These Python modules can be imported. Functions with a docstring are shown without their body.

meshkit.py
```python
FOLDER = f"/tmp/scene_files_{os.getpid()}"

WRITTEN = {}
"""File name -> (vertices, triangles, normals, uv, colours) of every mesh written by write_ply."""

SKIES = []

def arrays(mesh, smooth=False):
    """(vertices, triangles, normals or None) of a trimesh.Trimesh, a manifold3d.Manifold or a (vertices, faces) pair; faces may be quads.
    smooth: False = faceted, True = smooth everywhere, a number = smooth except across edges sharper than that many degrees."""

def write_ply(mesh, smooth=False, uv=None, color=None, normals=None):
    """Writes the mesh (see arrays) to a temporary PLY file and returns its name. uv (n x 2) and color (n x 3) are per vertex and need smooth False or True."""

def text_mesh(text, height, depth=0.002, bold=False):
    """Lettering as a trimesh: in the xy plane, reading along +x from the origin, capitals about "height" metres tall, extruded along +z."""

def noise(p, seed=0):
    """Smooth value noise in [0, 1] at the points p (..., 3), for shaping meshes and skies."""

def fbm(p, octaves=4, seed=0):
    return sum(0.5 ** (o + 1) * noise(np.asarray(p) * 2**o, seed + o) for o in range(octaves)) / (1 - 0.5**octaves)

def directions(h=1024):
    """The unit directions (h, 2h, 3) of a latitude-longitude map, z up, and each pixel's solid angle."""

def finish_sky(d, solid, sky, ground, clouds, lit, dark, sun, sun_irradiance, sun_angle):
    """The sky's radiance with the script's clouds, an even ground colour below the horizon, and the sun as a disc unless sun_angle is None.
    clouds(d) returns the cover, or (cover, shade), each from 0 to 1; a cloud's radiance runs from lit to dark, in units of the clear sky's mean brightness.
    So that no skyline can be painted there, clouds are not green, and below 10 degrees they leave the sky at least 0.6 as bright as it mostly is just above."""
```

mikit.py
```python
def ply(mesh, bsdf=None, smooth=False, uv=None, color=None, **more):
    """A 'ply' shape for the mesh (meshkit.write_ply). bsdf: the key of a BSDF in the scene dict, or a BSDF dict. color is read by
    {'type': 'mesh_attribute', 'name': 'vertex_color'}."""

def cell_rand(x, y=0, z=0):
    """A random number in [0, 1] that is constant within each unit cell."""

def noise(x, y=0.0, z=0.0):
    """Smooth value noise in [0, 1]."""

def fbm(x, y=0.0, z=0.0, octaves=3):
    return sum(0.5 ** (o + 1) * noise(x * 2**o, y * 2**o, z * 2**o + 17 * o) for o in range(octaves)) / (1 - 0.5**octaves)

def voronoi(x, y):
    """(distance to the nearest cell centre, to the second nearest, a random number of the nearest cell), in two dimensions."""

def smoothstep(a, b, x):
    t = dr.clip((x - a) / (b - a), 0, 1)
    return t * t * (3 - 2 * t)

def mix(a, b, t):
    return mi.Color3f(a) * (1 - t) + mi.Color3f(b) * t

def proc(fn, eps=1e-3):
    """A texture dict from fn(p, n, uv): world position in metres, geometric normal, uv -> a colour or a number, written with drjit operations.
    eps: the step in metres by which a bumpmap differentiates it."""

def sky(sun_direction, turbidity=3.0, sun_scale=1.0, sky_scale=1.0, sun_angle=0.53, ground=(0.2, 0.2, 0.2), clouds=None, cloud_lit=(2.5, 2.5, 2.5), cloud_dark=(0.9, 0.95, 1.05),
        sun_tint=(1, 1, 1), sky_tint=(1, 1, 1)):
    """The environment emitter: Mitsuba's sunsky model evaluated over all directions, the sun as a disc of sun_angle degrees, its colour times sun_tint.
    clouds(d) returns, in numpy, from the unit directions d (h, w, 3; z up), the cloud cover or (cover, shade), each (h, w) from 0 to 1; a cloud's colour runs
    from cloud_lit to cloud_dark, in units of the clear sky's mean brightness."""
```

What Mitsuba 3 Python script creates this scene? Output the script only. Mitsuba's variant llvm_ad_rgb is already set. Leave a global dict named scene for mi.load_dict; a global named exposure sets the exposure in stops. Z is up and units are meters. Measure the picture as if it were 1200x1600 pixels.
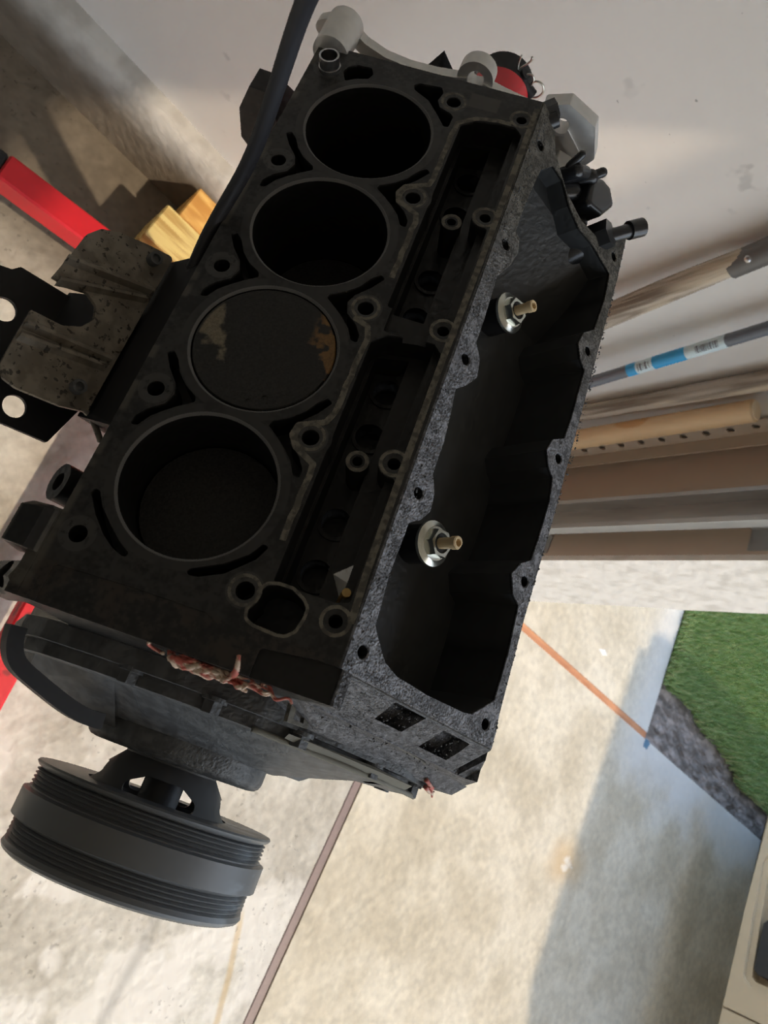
import math, random
import numpy as np, trimesh, manifold3d as m3, drjit as dr, mitsuba as mi, mikit, meshkit
from mikit import noise, fbm, smoothstep, mix
from shapely.geometry import Polygon, LineString, Point
from shapely.ops import unary_union
random.seed(7); rng = np.random.default_rng(7)
scene, labels = {}, {}
T = mi.ScalarTransform4f
rgb = lambda *c: {'type': 'rgb', 'value': list(map(float, c))}

# ------------------------------------------------------------------ camera, sky, sun, exposure
# world: x out of the garage door, y towards the side wall, z up, metres
CR = np.array([[0.655911588, 0.57455611, 0.489556191], [0.422712697, -0.816909873, 0.39239296],
               [0.625375059, -0.050433472, -0.778692815]])     # columns: right, down, forward of the camera
CE = np.array([0, 0, 1.6])
cm = np.eye(4); cm[:3, 0] = -CR[:, 0]; cm[:3, 1] = -CR[:, 1]; cm[:3, 2] = CR[:, 2]; cm[:3, 3] = CE
scene['camera'] = {'type': 'thinlens', 'fov': 2 * math.degrees(math.atan(600 / 1158.0)), 'fov_axis': 'x', 'near_clip': 0.02, 'far_clip': 500.0,
                   'aperture_radius': 0.0011, 'focus_distance': 0.60, 'to_world': T(cm.tolist())}
SUN = (1.0, -0.46, 1.5)
scene['sky'] = mikit.sky(SUN, turbidity=4.0, sun_scale=0.43, sky_scale=3.2, sky_tint=(1.10, .95, .79), ground=(0.33, 0.31, 0.27), sun_angle=1.2, sun_tint=(1, .98, .945))
exposure = 2.02

# ------------------------------------------------------------------ helpers
EA = np.array([[-0.108161682, 0.991482688, 0.072547429], [0.993006765, 0.10427791, 0.055350537], [-0.047314005, -0.078026895, 0.995827891]])
u_, s_, v_ = np.linalg.svd(EA); EA = u_ @ v_                    # engine frame (mm): x along the crank to the rear, y across, z up
ET = np.array([0.27856982, 0.32595578, 0.968942561])
EM = np.eye(4); EM[:3, :3] = EA / 1000; EM[:3, 3] = ET
R2 = math.sqrt(0.5)
# deck frame (u along the crank, v across the deck, w into the block); front frame (y, z, along u); plan frame (u, y, along z)
DECK = np.array([[1, 0, 0, 0], [0, R2, R2, -165.96], [0, R2, -R2, 165.96]])
PLAN = np.array([[1, 0, 0, 0], [0, 1, 0, 0], [0, 0, 1, 0.0]])
FRONT = np.array([[0, 0, 1, 0], [1, 0, 0, 0], [0, 1, 0, 0.0]])
def num(name):
    if name not in scene and not any(k.startswith(name + '__') for k in scene): return name
    i = 1
    while f'{name}_{i:03d}' in scene or any(k.startswith(f'{name}_{i:03d}__') for k in scene): i += 1
    return f'{name}_{i:03d}'
def lab(k, label=None, cat=None, group=None, kind=None):
    d = labels.setdefault(k, {})
    for a, b in (('label', label), ('category', cat), ('group', group), ('kind', kind)):
        if b: d[a] = b
def add(name, mesh, bsdf, parent=None, label=None, cat=None, smooth=False, kind=None, group=None, eng=False, **kw):
    key = num((parent + '__' if parent else '') + name)
    if isinstance(mesh, (list, tuple)) and isinstance(mesh[0], trimesh.Trimesh): mesh = trimesh.util.concatenate(mesh)
    if hasattr(mesh, 'to_mesh'):
        mm = mesh.to_mesh(); mesh = trimesh.Trimesh(mm.vert_properties[:, :3], mm.tri_verts, process=False)
    if eng: mesh = mesh.copy(); mesh.apply_transform(EM)        # the engine frame is left-handed: trimesh turns the faces round
    scene[key] = mikit.ply(mesh, bsdf, smooth, **kw)
    if label or cat or kind or group: lab(key, label, cat, group, kind)
    return key
def box(x0, y0, z0, x1, y1, z1, ch=0.0):
    """box between two corners, edges chamfered by ch"""
    if ch <= 0:
        b = trimesh.creation.box((x1 - x0, y1 - y0, z1 - z0)); b.apply_translation(((x0 + x1) / 2, (y0 + y1) / 2, (z0 + z1) / 2)); return b
    p = []
    for X, sx in ((x0, 1), (x1, -1)):
        for Y, sy in ((y0, 1), (y1, -1)):
            for Z, sz in ((z0, 1), (z1, -1)):
                p += [(X + sx * ch, Y + sy * ch, Z), (X + sx * ch, Y, Z + sz * ch), (X, Y + sy * ch, Z + sz * ch)]
    return trimesh.convex.convex_hull(np.array(p))
def frame_to(z, origin=(0, 0, 0), x=None):
    """4x4 that takes local z to the given direction"""
    z = np.array(z, float); z /= np.linalg.norm(z)
    x = np.array(x if x is not None else ([1, 0, 0] if abs(z[0]) < .9 else [0, 1, 0]), float)
    x -= z * (x @ z); x /= np.linalg.norm(x)
    M = np.eye(4); M[:3, 0] = x; M[:3, 1] = np.cross(z, x); M[:3, 2] = z; M[:3, 3] = origin
    return M
def lathe(profile, o, axis, n=64):
    """profile: (radius, along) list"""
    m = trimesh.creation.revolve(np.array(profile, float), sections=n); m.apply_transform(frame_to(axis, o)); return m
def tube(pts, r, n=12, caps=True):
    pts = np.array(pts, float); r = np.broadcast_to(r, (len(pts),))
    t = np.gradient(pts, axis=0); t /= np.linalg.norm(t, axis=1, keepdims=True)
    a = np.cross(t[0], [0.31, 0.2, 0.93]); a /= np.linalg.norm(a)
    V, F = [], []
    for i in range(len(pts)):
        a = a - t[i] * (a @ t[i]); a /= np.linalg.norm(a); b = np.cross(t[i], a)
        g = np.arange(n) * 2 * np.pi / n
        V.append(pts[i] + r[i] * (np.cos(g)[:, None] * a + np.sin(g)[:, None] * b))
    V = np.vstack(V)
    for i in range(len(pts) - 1):
        for j in range(n):
            k = (j + 1) % n; F += [(i * n + j, i * n + k, (i + 1) * n + k), (i * n + j, (i + 1) * n + k, (i + 1) * n + j)]
    if caps:
        c0, c1 = len(V), len(V) + 1; V = np.vstack([V, pts[0], pts[-1]])
        for j in range(n):
            k = (j + 1) % n; F += [(c0, k, j), (c1, (len(pts) - 1) * n + j, (len(pts) - 1) * n + k)]
    return trimesh.Trimesh(V, np.array(F), process=False)
def spline(pts, n=40):
    from scipy.interpolate import CubicSpline
    p = np.array(pts, float); s = np.r_[0, np.cumsum(np.linalg.norm(np.diff(p, axis=0), axis=1))]
    return CubicSpline(s, p)(np.linspace(0, s[-1], n))
# manifold helpers, in mm
def poly(pts, rnd=0.0):
    g = pts if not isinstance(pts, (list, np.ndarray)) else Polygon(pts)
    g = g.buffer(0)
    if rnd: g = g.buffer(-rnd, quad_segs=6).buffer(2 * rnd, quad_segs=6).buffer(-rnd, quad_segs=6)
    return g
def cs(g):
    out = []
    for q in getattr(g, 'geoms', [g]):
        out.append(np.array(q.exterior.coords)[:-1]); out += [np.array(i.coords)[:-1] for i in q.interiors]
    return m3.CrossSection([np.asarray(o) for o in out], m3.FillRule.EvenOdd)
def prism(g, a, b, fr):
    """polygon g extruded from a to b along the frame's third axis"""
    m = m3.Manifold.extrude(cs(poly(g) if isinstance(g, list) else g), b - a).translate((0, 0, a))
    return m.transform(fr)
def loft(g0, a, g1, b, fr):
    p = np.vstack([np.c_[np.array(g0.exterior.coords), np.full(len(g0.exterior.coords), a)], np.c_[np.array(g1.exterior.coords), np.full(len(g1.exterior.coords), b)]])
    return m3.Manifold.hull_points(p).transform(fr)
def cyl(c, r, a, b, fr, r2=None, n=32):
    return m3.Manifold.cylinder(b - a, r, r if r2 is None else r2, n).translate((c[0], c[1], a)).transform(fr)
def hullp(*p): return m3.Manifold.hull_points(np.array([q for s in p for q in s], float))
def mbox(x0, y0, z0, x1, y1, z1): return m3.Manifold.cube((x1 - x0, y1 - y0, z1 - z0)).translate((x0, y0, z0))
def circ(c, r, q=10): return Point(*c).buffer(r, quad_segs=q)
def rod(a, b, r, n=20, r2=None):
    a, b = np.array(a, float), np.array(b, float); L = np.linalg.norm(b - a)
    return m3.Manifold.cylinder(L, r, r if r2 is None else r2, n).transform(frame_to(b - a, a)[:3])
union = lambda ms: m3.Manifold.batch_boolean(ms, m3.OpType.Add)

# ------------------------------------------------------------------ materials
def bsdf(key, color, rough=0.5, metallic=0.0, spec=0.5, bump=None, eps=1e-3, bscale=1.0, **kw):
    b = {'type': 'principled', 'base_color': color if isinstance(color, dict) else rgb(*color), 'roughness': rough, 'metallic': metallic, 'specular': spec, **kw}
    if bump is not None: b = {'type': 'bumpmap', 'tex': mikit.proc(bump, eps), 'scale': bscale, 'b': b}
    scene[key] = {'type': 'twosided', 'b': b}
    return key
def sm(a, b, x): return smoothstep(a, b, x)

def concrete(p, n, uv):
    big = fbm(p.x * 1.7 + 3, p.y * 1.7, 1.0, 4); mid = fbm(p.x * 9, p.y * 9, 2.0, 4); fine = fbm(p.x * 70, p.y * 70, 5.0, 3)
    c = mix((.40, .375, .32), (.56, .545, .49), sm(.3, .7, big * .45 + mid * .55))
    c = c * (.82 + .36 * fine)
    white = sm(.50, .60, fbm(p.x * 7 + 9, p.y * 7, 7.0, 5)) * sm(.1, -.25, p.y) * sm(1.6, 1.1, p.x)
    c = mix(c, (.68, .665, .62), white * .8)
    st = sm(.025, .0, dr.abs(p.x - .955 - .03 * noise(p.y * 4, 3.0))) * sm(.0, -.2, p.y)
    c = c * (1 - .28 * st)
    d = dr.abs(p.x - (1.19 - .6 * (p.y + .30) * (p.y + .30) - .35 * (p.y + .30)) - .01 * noise(p.y * 20))
    rust = sm(.013, .003, d) * sm(-.20, -.25, p.y) * sm(-.62, -.45, p.y) * sm(.3, .6, noise(p.y * 18, 4.0) + .3)
    c = mix(c, (.50, .36, .16), rust * .55)
    dirt_shade = sm(.40, -.02, p.x) * sm(.62, .80, p.y)                       # brown floor dirt, deepened to paint in the shade by the footing
    c = mix(c, c * mi.Color3f(.25, .20, .155), dirt_shade * (.65 + .35 * mid))
    pits = sm(.76, .84, fbm(p.x * 110, p.y * 110, 9.0, 2)) * sm(.6, .75, noise(p.x * 9, p.y * 9, 3.0))
    return c * (1 - .3 * pits)
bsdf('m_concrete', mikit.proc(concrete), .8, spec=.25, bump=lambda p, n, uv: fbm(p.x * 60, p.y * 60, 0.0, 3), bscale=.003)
def drive(p, n, uv):
    mid = fbm(p.x * 7, p.y * 7, 2.0, 4); fine = fbm(p.x * 60, p.y * 60, 5.0, 3); big = fbm(p.x * 1.3, p.y * 1.3, 4.0, 3)
    c = mix((.47, .42, .32), (.60, .555, .45), sm(.3, .7, mid * .6 + big * .4)) * (.85 + .3 * fine)
    edge = sm(.50, .80, p.y + .25 * (mid - .5)) * sm(2.25, 2.5, p.x)     # bluish sky-lit shade painted into the colour along the slab's edge
    c = mix(c, (.60, .61, .61), edge * .7)
    d = dr.sqrt(dr.square(p.x - 2.27) + dr.square((p.y - .27) * 1.4)) + .08 * (mid - .5)
    c = mix(c, (.58, .40, .20), sm(.16, .03, d) * .5)
    d2 = dr.sqrt(dr.square(p.x - 2.28) + dr.square(p.y - .27)) + .05 * (fine - .5)
    return mix(c, (.72, .70, .64), sm(.03, .012, d2) * .7)
bsdf('m_drive', mikit.proc(drive), .85, spec=.2, bump=lambda p, n, uv: fbm(p.x * 60, p.y * 60, 0.0, 3), bscale=.003)
def wallc(p, n, uv):
    a = fbm(p.x * 2.2, p.y * 2, p.z * 2.2, 3)
    c = mix((.66, .635, .60), (.73, .705, .67), a)
    s = sm(.72, .84, fbm(p.x * 34, p.y * 17, p.z * 26 + 4, 3)) * sm(.60, .80, noise(p.x * 5 + 7, p.z * 5, 1.0))
    t = sm(.84, .90, fbm(p.x * 70, p.y * 40, p.z * 70, 2)) * sm(.5, .7, noise(p.x * 4, p.z * 4, 8.0))
    return c * (1 - .22 * s) * (1 - .5 * t)
bsdf('m_wall', mikit.proc(wallc), .55, spec=.3)
bsdf('m_ceiling', (.62, .60, .57), .8)
def curbc(p, n, uv):
    f = fbm(p.x * 30, p.y * 30, p.z * 30, 4); g = fbm(p.x * 6, p.y * 6, p.z * 9, 3)
    c = mix((.42, .40, .365), (.56, .545, .51), sm(.3, .7, f * .6 + g * .4))
    low = sm(.165, .08, p.z + .03 * (g - .5))                          # darker, browner lower face
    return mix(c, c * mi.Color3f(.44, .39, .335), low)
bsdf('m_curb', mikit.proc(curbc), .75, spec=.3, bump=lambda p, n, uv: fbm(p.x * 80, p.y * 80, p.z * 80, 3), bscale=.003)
def white_rough(p, n, uv):
    f = fbm(p.x * 60, p.y * 60, p.z * 24, 4)
    return mix((.64, .62, .58), (.76, .745, .71), sm(.22, .6, f))
bsdf('m_jamb', mikit.proc(white_rough), .8, bump=lambda p, n, uv: fbm(p.x * 70, p.y * 70, p.z * 50, 3), bscale=.0025)
bsdf('m_tan_wall', (.56, .475, .39), .6, spec=.3)
bsdf('m_mortar', (.45, .33, .26), .9)
def soil(p, n, uv):
    f = fbm(p.x * 18, p.y * 40, 0.0, 4)
    return mix((.17, .15, .135), (.36, .32, .30), sm(.3, .7, f))
bsdf('m_soil', mikit.proc(soil), .95, spec=.1, bump=lambda p, n, uv: fbm(p.x * 25, p.y * 45, 0.0, 4), bscale=.05)
bsdf('m_turf', (.13, .19, .085), .9, spec=.1)
for i, c in enumerate(((.24, .37, .14), (.31, .43, .18), (.42, .48, .24))):
    bsdf(f'm_grass{i}', c, .6, spec=.2)

# engine: everything is read in the engine's own millimetres
def eloc(p):
    dx, dy, dz = p.x - float(ET[0]), p.y - float(ET[1]), p.z - float(ET[2])
    return [1000 * (float(EA[0, k]) * dx + float(EA[1, k]) * dy + float(EA[2, k]) * dz) for k in range(3)]
def deckc(p):
    X, Y, Z = eloc(p)
    a, b = Y + 165.96, Z - 165.96
    return X, (a + b) * R2, (a - b) * R2, Y, Z
def block_color(p, n, uv):
    u, v, w, Y, Z = deckc(p)
    f1 = fbm(u * .35, v * .35, w * .35, 3); f2 = fbm(u * .05, v * .05, w * .05, 3); f3 = fbm(u * 1.2, v * 1.2, w * 1.2 + Z, 2)
    c = mix((.0055, .0055, .006), (.014, .0138, .0135), f1)
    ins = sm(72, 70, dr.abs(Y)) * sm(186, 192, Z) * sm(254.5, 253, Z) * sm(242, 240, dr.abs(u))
    c = mix(c, mix((.024, .0255, .026), (.036, .038, .039), f2), ins)       # inside of the valley lightened in colour, standing in for lens haze
    # machined deck, oily
    on = sm(2.2, 1.5, dr.abs(w)) * sm(127.2, 126.6, v)
    d = mi.Float(999)
    for k in range(4): d = dr.minimum(d, dr.sqrt(dr.square(u - (k - 1.5) * 111.76) + dr.square(v)))
    deck = mix((.013, .0133, .0136), (.030, .030, .0298), sm(.3, .7, f2 * .5 + f1 * .5))
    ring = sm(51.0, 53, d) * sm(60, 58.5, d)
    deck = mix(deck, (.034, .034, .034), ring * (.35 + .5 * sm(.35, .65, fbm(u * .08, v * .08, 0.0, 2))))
    deck = mix(deck, (.13, .13, .13), sm(50.8, 51.2, d) * sm(53.2, 52.7, d) * .8)  # bore chamfer brightened in colour: a painted edge highlight
    dm = mi.Float(999)
    for k in range(5):
        for vv in (-56, 56): dm = dr.minimum(dm, dr.sqrt(dr.square(u - (k - 2) * 111.76) + dr.square(v - vv)))
    deck = mix(deck, (.055, .055, .054), sm(12.5, 11.5, dm) * sm(.25, .6, f1 + .15) * .7)
    deck = mix(deck, (.16, .15, .125), sm(-66, -69.5, v) * sm(.42, .62, fbm(u * .07, 3.0, 1.0, 3)) * .35)
    pad = sm(-243, -246, u) * sm(.45, .6, f1 * .5 + f2 * .5)
    deck = mix(deck, (.040, .030, .024), pad * .6)
    patch = sm(222, 224, u) * sm(240, 238, u) * sm(66, 69, v) * sm(94, 92, v)
    deck = mix(deck, (.060, .057, .052), patch * .8)
    c = mix(c, deck, on)
    # sealing face of the valley: scraped, granular residue; sky sheen painted at the front
    val = sm(1.5, .4, dr.abs(Z - 256.1))
    g = sm(.30, .70, fbm(u * .8, Y * .8, 3.0, 2) * .6 + fbm(u * .16, Y * .16, 5.0, 2) * .4); rear = sm(-40, 160, u)
    crud = mix(mix((.085, .086, .094), (.046, .043, .036), rear), mix((.30, .305, .335), (.16, .15, .13), rear), g * (.55 + .45 * sm(.3, .6, fbm(u * .12, Y * .12, 0.0, 2))))
    c = mix(c, crud, val)
    # sloping front ledge, caked
    led = sm(-249, -252, u) * sm(-75, -68, Y) * sm(90, 130, Z)
    c = mix(c, mix((.055, .055, .060), (.19, .19, .205), sm(.3, .75, fbm(u * .25, Y * .25, Z * .25, 4) * .6 + fbm(u * .9, Y * .9, Z * .9, 2) * .4)), led * (1 - val))
    return c
def block_bump(p, n, uv):
    u, v, w, Y, Z = deckc(p)
    val = sm(2.0, .4, dr.abs(Z - 256.1)) + sm(-249, -252, u) * sm(-75, -68, Y) * .8
    deck = sm(1.2, .3, dr.abs(w)) * sm(127.2, 126.6, v)
    return fbm(u * .9, v * .9, w * .9, 3) * (val * 2.4 + .12) * (1 - .8 * deck) + fbm(u * .25, v * .25, w * .25, 2) * .5 * (1 - deck)
def block_rough(p, n, uv):
    u, v, w, Y, Z = deckc(p)
    return .27 + .3 * fbm(u * .2, v * .2, w * .2, 3)
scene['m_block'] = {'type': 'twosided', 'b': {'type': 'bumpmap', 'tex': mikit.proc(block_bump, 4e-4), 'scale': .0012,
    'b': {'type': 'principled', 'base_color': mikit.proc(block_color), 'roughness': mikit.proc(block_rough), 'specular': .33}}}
def piston_color(p, n, uv):
    u, v, w, Y, Z = deckc(p)
    f = fbm(u * .12, v * .12, 0.0, 4); g = fbm(u * .8, v * .8, 0.0, 3)
    c = mix((.008, .008, .008), (.022, .021, .019), g)
    d = dr.sqrt(dr.square(u + 55.9) + dr.square(v))
    one = sm(8, 4, w)                                                    # only on the crown that stands level with the deck
    # bare aluminium where the carbon has flaked off, and one orange flake
    a = sm(-3, 3, 9 * (f - .5) * 2 + 10 - dr.abs((u + 52) * .62 + (v + 38) * .78 + 2) - .028 * dr.square((u + 52) * .78 - (v + 38) * .62 - 10) * .35)
    c = mix(c, mix((.10, .085, .06), (.22, .19, .135), g), a * one * sm(49, 47, d))
    b = sm(-2, 2, 14 * (f - .5) * 2 + 10 - dr.abs(u + 37) * .42 - dr.abs(d - 49) * .75) * sm(25, 33, v)
    return mix(c, mix((.10, .055, .02), (.20, .11, .035), g), b * sm(60, 20, w))
bsdf('m_piston', mikit.proc(piston_color), .55, spec=.4, bump=lambda p, n, uv: fbm(p.x * 900, p.y * 900, p.z * 900, 2), bscale=.0006, eps=3e-4)
def residue(p, n, uv):
    u, v, w, Y, Z = deckc(p)
    return mix((.065, .061, .052), (.15, .14, .115), sm(.3, .7, fbm(u * .3, v * .3, 1.0, 3)))
bsdf('m_residue', mikit.proc(residue), .7, bump=lambda p, n, uv: fbm(p.x * 1500, p.y * 1500, p.z * 1500, 2), bscale=.0005, eps=2e-4)
def pinkc(p, n, uv):
    u, v, w, Y, Z = deckc(p)
    return mix((.42, .10, .075), (.55, .42, .32), sm(.4, .62, fbm(u * .25, Y * .1, Z * .2, 3)))
bsdf('m_pink', mikit.proc(pinkc), .6)
def coverc(p, n, uv):
    u, v, w, Y, Z = deckc(p)
    return mix((.064, .067, .071), (.108, .113, .118), sm(.3, .75, fbm(u * .1, Y * .1, Z * .1, 4)))
bsdf('m_cover', mikit.proc(coverc), .5, spec=.4, bump=lambda p, n, uv: fbm(p.x * 500, p.y * 500, p.z * 500, 3), bscale=.0012, eps=4e-4)
def pulleyc(p, n, uv):
    u, v, w, Y, Z = deckc(p)
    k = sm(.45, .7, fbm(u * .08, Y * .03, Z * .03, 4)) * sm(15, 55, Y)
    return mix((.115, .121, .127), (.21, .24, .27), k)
bsdf('m_pulley', mikit.proc(pulleyc), .42, spec=.5)
bsdf('m_hub', (.10, .105, .11), .5)
def platec(p, n, uv):
    u, v, w, Y, Z = deckc(p)
    f = fbm(u * .12, Y * .12, 2.0, 4); s = sm(.66, .76, fbm(u * .3, Y * .3, 1.0, 3))
    c = mix((.125, .108, .085), (.20, .178, .145), sm(.3, .7, f))
    return mix(c, (.012, .009, .007), s * .8)
bsdf('m_plate', mikit.proc(platec), .5, metallic=.2)
bsdf('m_black_steel', (.008, .008, .009), .55, spec=.4)
bsdf('m_dark_tube', (.026, .026, .030), .45, spec=.5)
bsdf('m_grease', (.012, .013, .015), .3, spec=.6)
def aluc(p, n, uv):
    return mix((.58, .57, .55), (.76, .75, .73), fbm(p.x * 90, p.y * 90, p.z * 90, 3))
bsdf('m_alu', mikit.proc(aluc), .42, metallic=.6, bump=lambda p, n, uv: fbm(p.x * 900, p.y * 900, p.z * 900, 2), bscale=.0003, eps=3e-4)
bsdf('m_zinc', (.62, .63, .57), .22, metallic=.95)
bsdf('m_steel', (.45, .45, .46), .25, metallic=.95)
bsdf('m_cream_plastic', (.62, .47, .27), .45)
bsdf('m_crumb', (.05, .05, .053), .5)
bsdf('m_brass', (.35, .23, .08), .4, metallic=.5)
bsdf('m_tan_edge', (.14, .132, .105), .7)
def redc(p, n, uv):
    s = sm(.70, .78, noise(p.x * 40, p.y * 40, p.z * 40)) * sm(.5, .7, noise(p.x * 11, p.y * 11, 2.0))
    return mix((.60, .012, .022), (.16, .01, .01), s * .7)
bsdf('m_red', mikit.proc(redc), .35, clearcoat=.3)
bsdf('m_rubber', (.012, .012, .013), .7)
def lumber(p, n, uv):
    r = fbm(p.x * 9, p.y * 95 + 1.2 * noise(p.x * 7, 2.0), p.z * 70, 3)
    return mix((.50, .33, .10), (.74, .60, .25), sm(.3, .65, r))
bsdf('m_lumber', mikit.proc(lumber), .6)
def lumber2(p, n, uv):
    r = fbm(p.x * 14, p.y * 60, p.z * 40, 3)
    return mix((.56, .27, .06), (.78, .50, .16), sm(.3, .7, r))
bsdf('m_lumber_orange', mikit.proc(lumber2), .6)
def oldwood(p, n, uv):
    r = fbm(p.x * 160, p.y * 160, p.z * 6, 3); g = fbm(p.x * 20, p.y * 20, p.z * 4 + 3, 3)
    c = mix((.17, .13, .095), (.40, .345, .28), sm(.3, .7, r))
    return mix(c, (.60, .50, .36), sm(.52, .66, g) * .6)
bsdf('m_old_wood', mikit.proc(oldwood), .7, bump=lambda p, n, uv: fbm(p.x * 220, p.y * 220, p.z * 9, 3), bscale=.002)
def newwood(p, n, uv):
    r = fbm(p.x * 60, p.y * 60, p.z * 3, 3); g = sm(.66, .74, noise(p.x * 16 + 2, p.y * 16, p.z * 9))
    return mix(mix((.62, .42, .23), (.74, .54, .32), r), (.56, .28, .09), g * .7)
bsdf('m_new_wood', mikit.proc(newwood), .45)
bsdf('m_grey_paint', (.12, .14, .17), .3, spec=.6)
bsdf('m_dark_steel', (.13, .125, .12), .45, metallic=.3)
bsdf('m_wood_end', (.82, .68, .48), .6)
bsdf('m_far_wall', (.36, .345, .32), .7)
bsdf('m_sticker_blue', (.03, .32, .62), .35)
bsdf('m_sticker_pale', (.55, .68, .72), .35)
bsdf('m_sticker_ink', (.10, .11, .13), .4)
def galv(p, n, uv):
    return mix((.36, .37, .37), (.55, .56, .55), fbm(p.x * 50, p.y * 50, p.z * 8, 3))
bsdf('m_galv', mikit.proc(galv), .4, metallic=.6)
bsdf('m_beige_paint', (.55, .47, .34), .35, clearcoat=.6)
bsdf('m_grille', (.02, .025, .03), .5)
bsdf('m_glass_dark', (.02, .025, .03), .08)
bsdf('m_joint', (.20, .145, .135), .5, spec=.4)
bsdf('m_joint_dark', (.03, .03, .032), .5)
def rustj(p, n, uv):
    return mix((.36, .13, .05), (.58, .28, .14), fbm(p.x * 12, p.y * 60, 1.0, 3))
bsdf('m_rust_joint', mikit.proc(rustj), .8)
bsdf('m_blue', (.10, .22, .36), .5)
bsdf('m_pale_leaf', (.75, .74, .70), .6)
scene['m_lamp'] = {'type': 'diffuse', 'reflectance': rgb(.8, .8, .8)}

# ------------------------------------------------------------------ the setting
WY, FX, OX, JY = 1.111, 1.24, 1.45, 0.80      # side wall, inside and outside of the front wall, reveal of the opening
HZ = 2.43                                     # underside of the door header
st = dict(kind='structure')
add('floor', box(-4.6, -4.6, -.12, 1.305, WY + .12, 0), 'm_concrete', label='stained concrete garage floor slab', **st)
jm = [box(1.309, -4.6, -.11, 1.337, WY, -.004)]
add('joint_filler', box(1.309, -4.6, -.11, 1.337, JY + .1, -.003, .003), 'm_joint', 'floor', label='pinkish brown filler strip in the floor joint')
add('joint_filler', box(1.300, -4.6, -.11, 1.311, JY + .1, -.008), 'm_joint_dark', 'floor')
add('driveway', box(1.337, -7.0, -.12, 9.0, .812, 0), 'm_drive', label='sunlit concrete driveway', **st)
add('side_slab', box(1.337, .838, -.12, 2.5, 1.95, 0), 'm_drive', label='concrete slab between the rusty joint and the lawn', **st)
add('joint_filler', box(1.337, .8125, -.12, 2.5, .8375, -.002), 'm_rust_joint', 'driveway', label='rusty orange filler strip in the driveway joint')
add('wall_left', box(-4.6, WY, -.12, OX, WY + .14, 2.75), 'm_wall', label='off-white painted side wall of the garage', **st)
cp = [(1.047, 0), (1.050, .10), (1.056, .135), (1.068, .158), (1.085, .168), (WY + .002, .170), (WY + .002, -.01), (1.047, -.01)]
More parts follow.
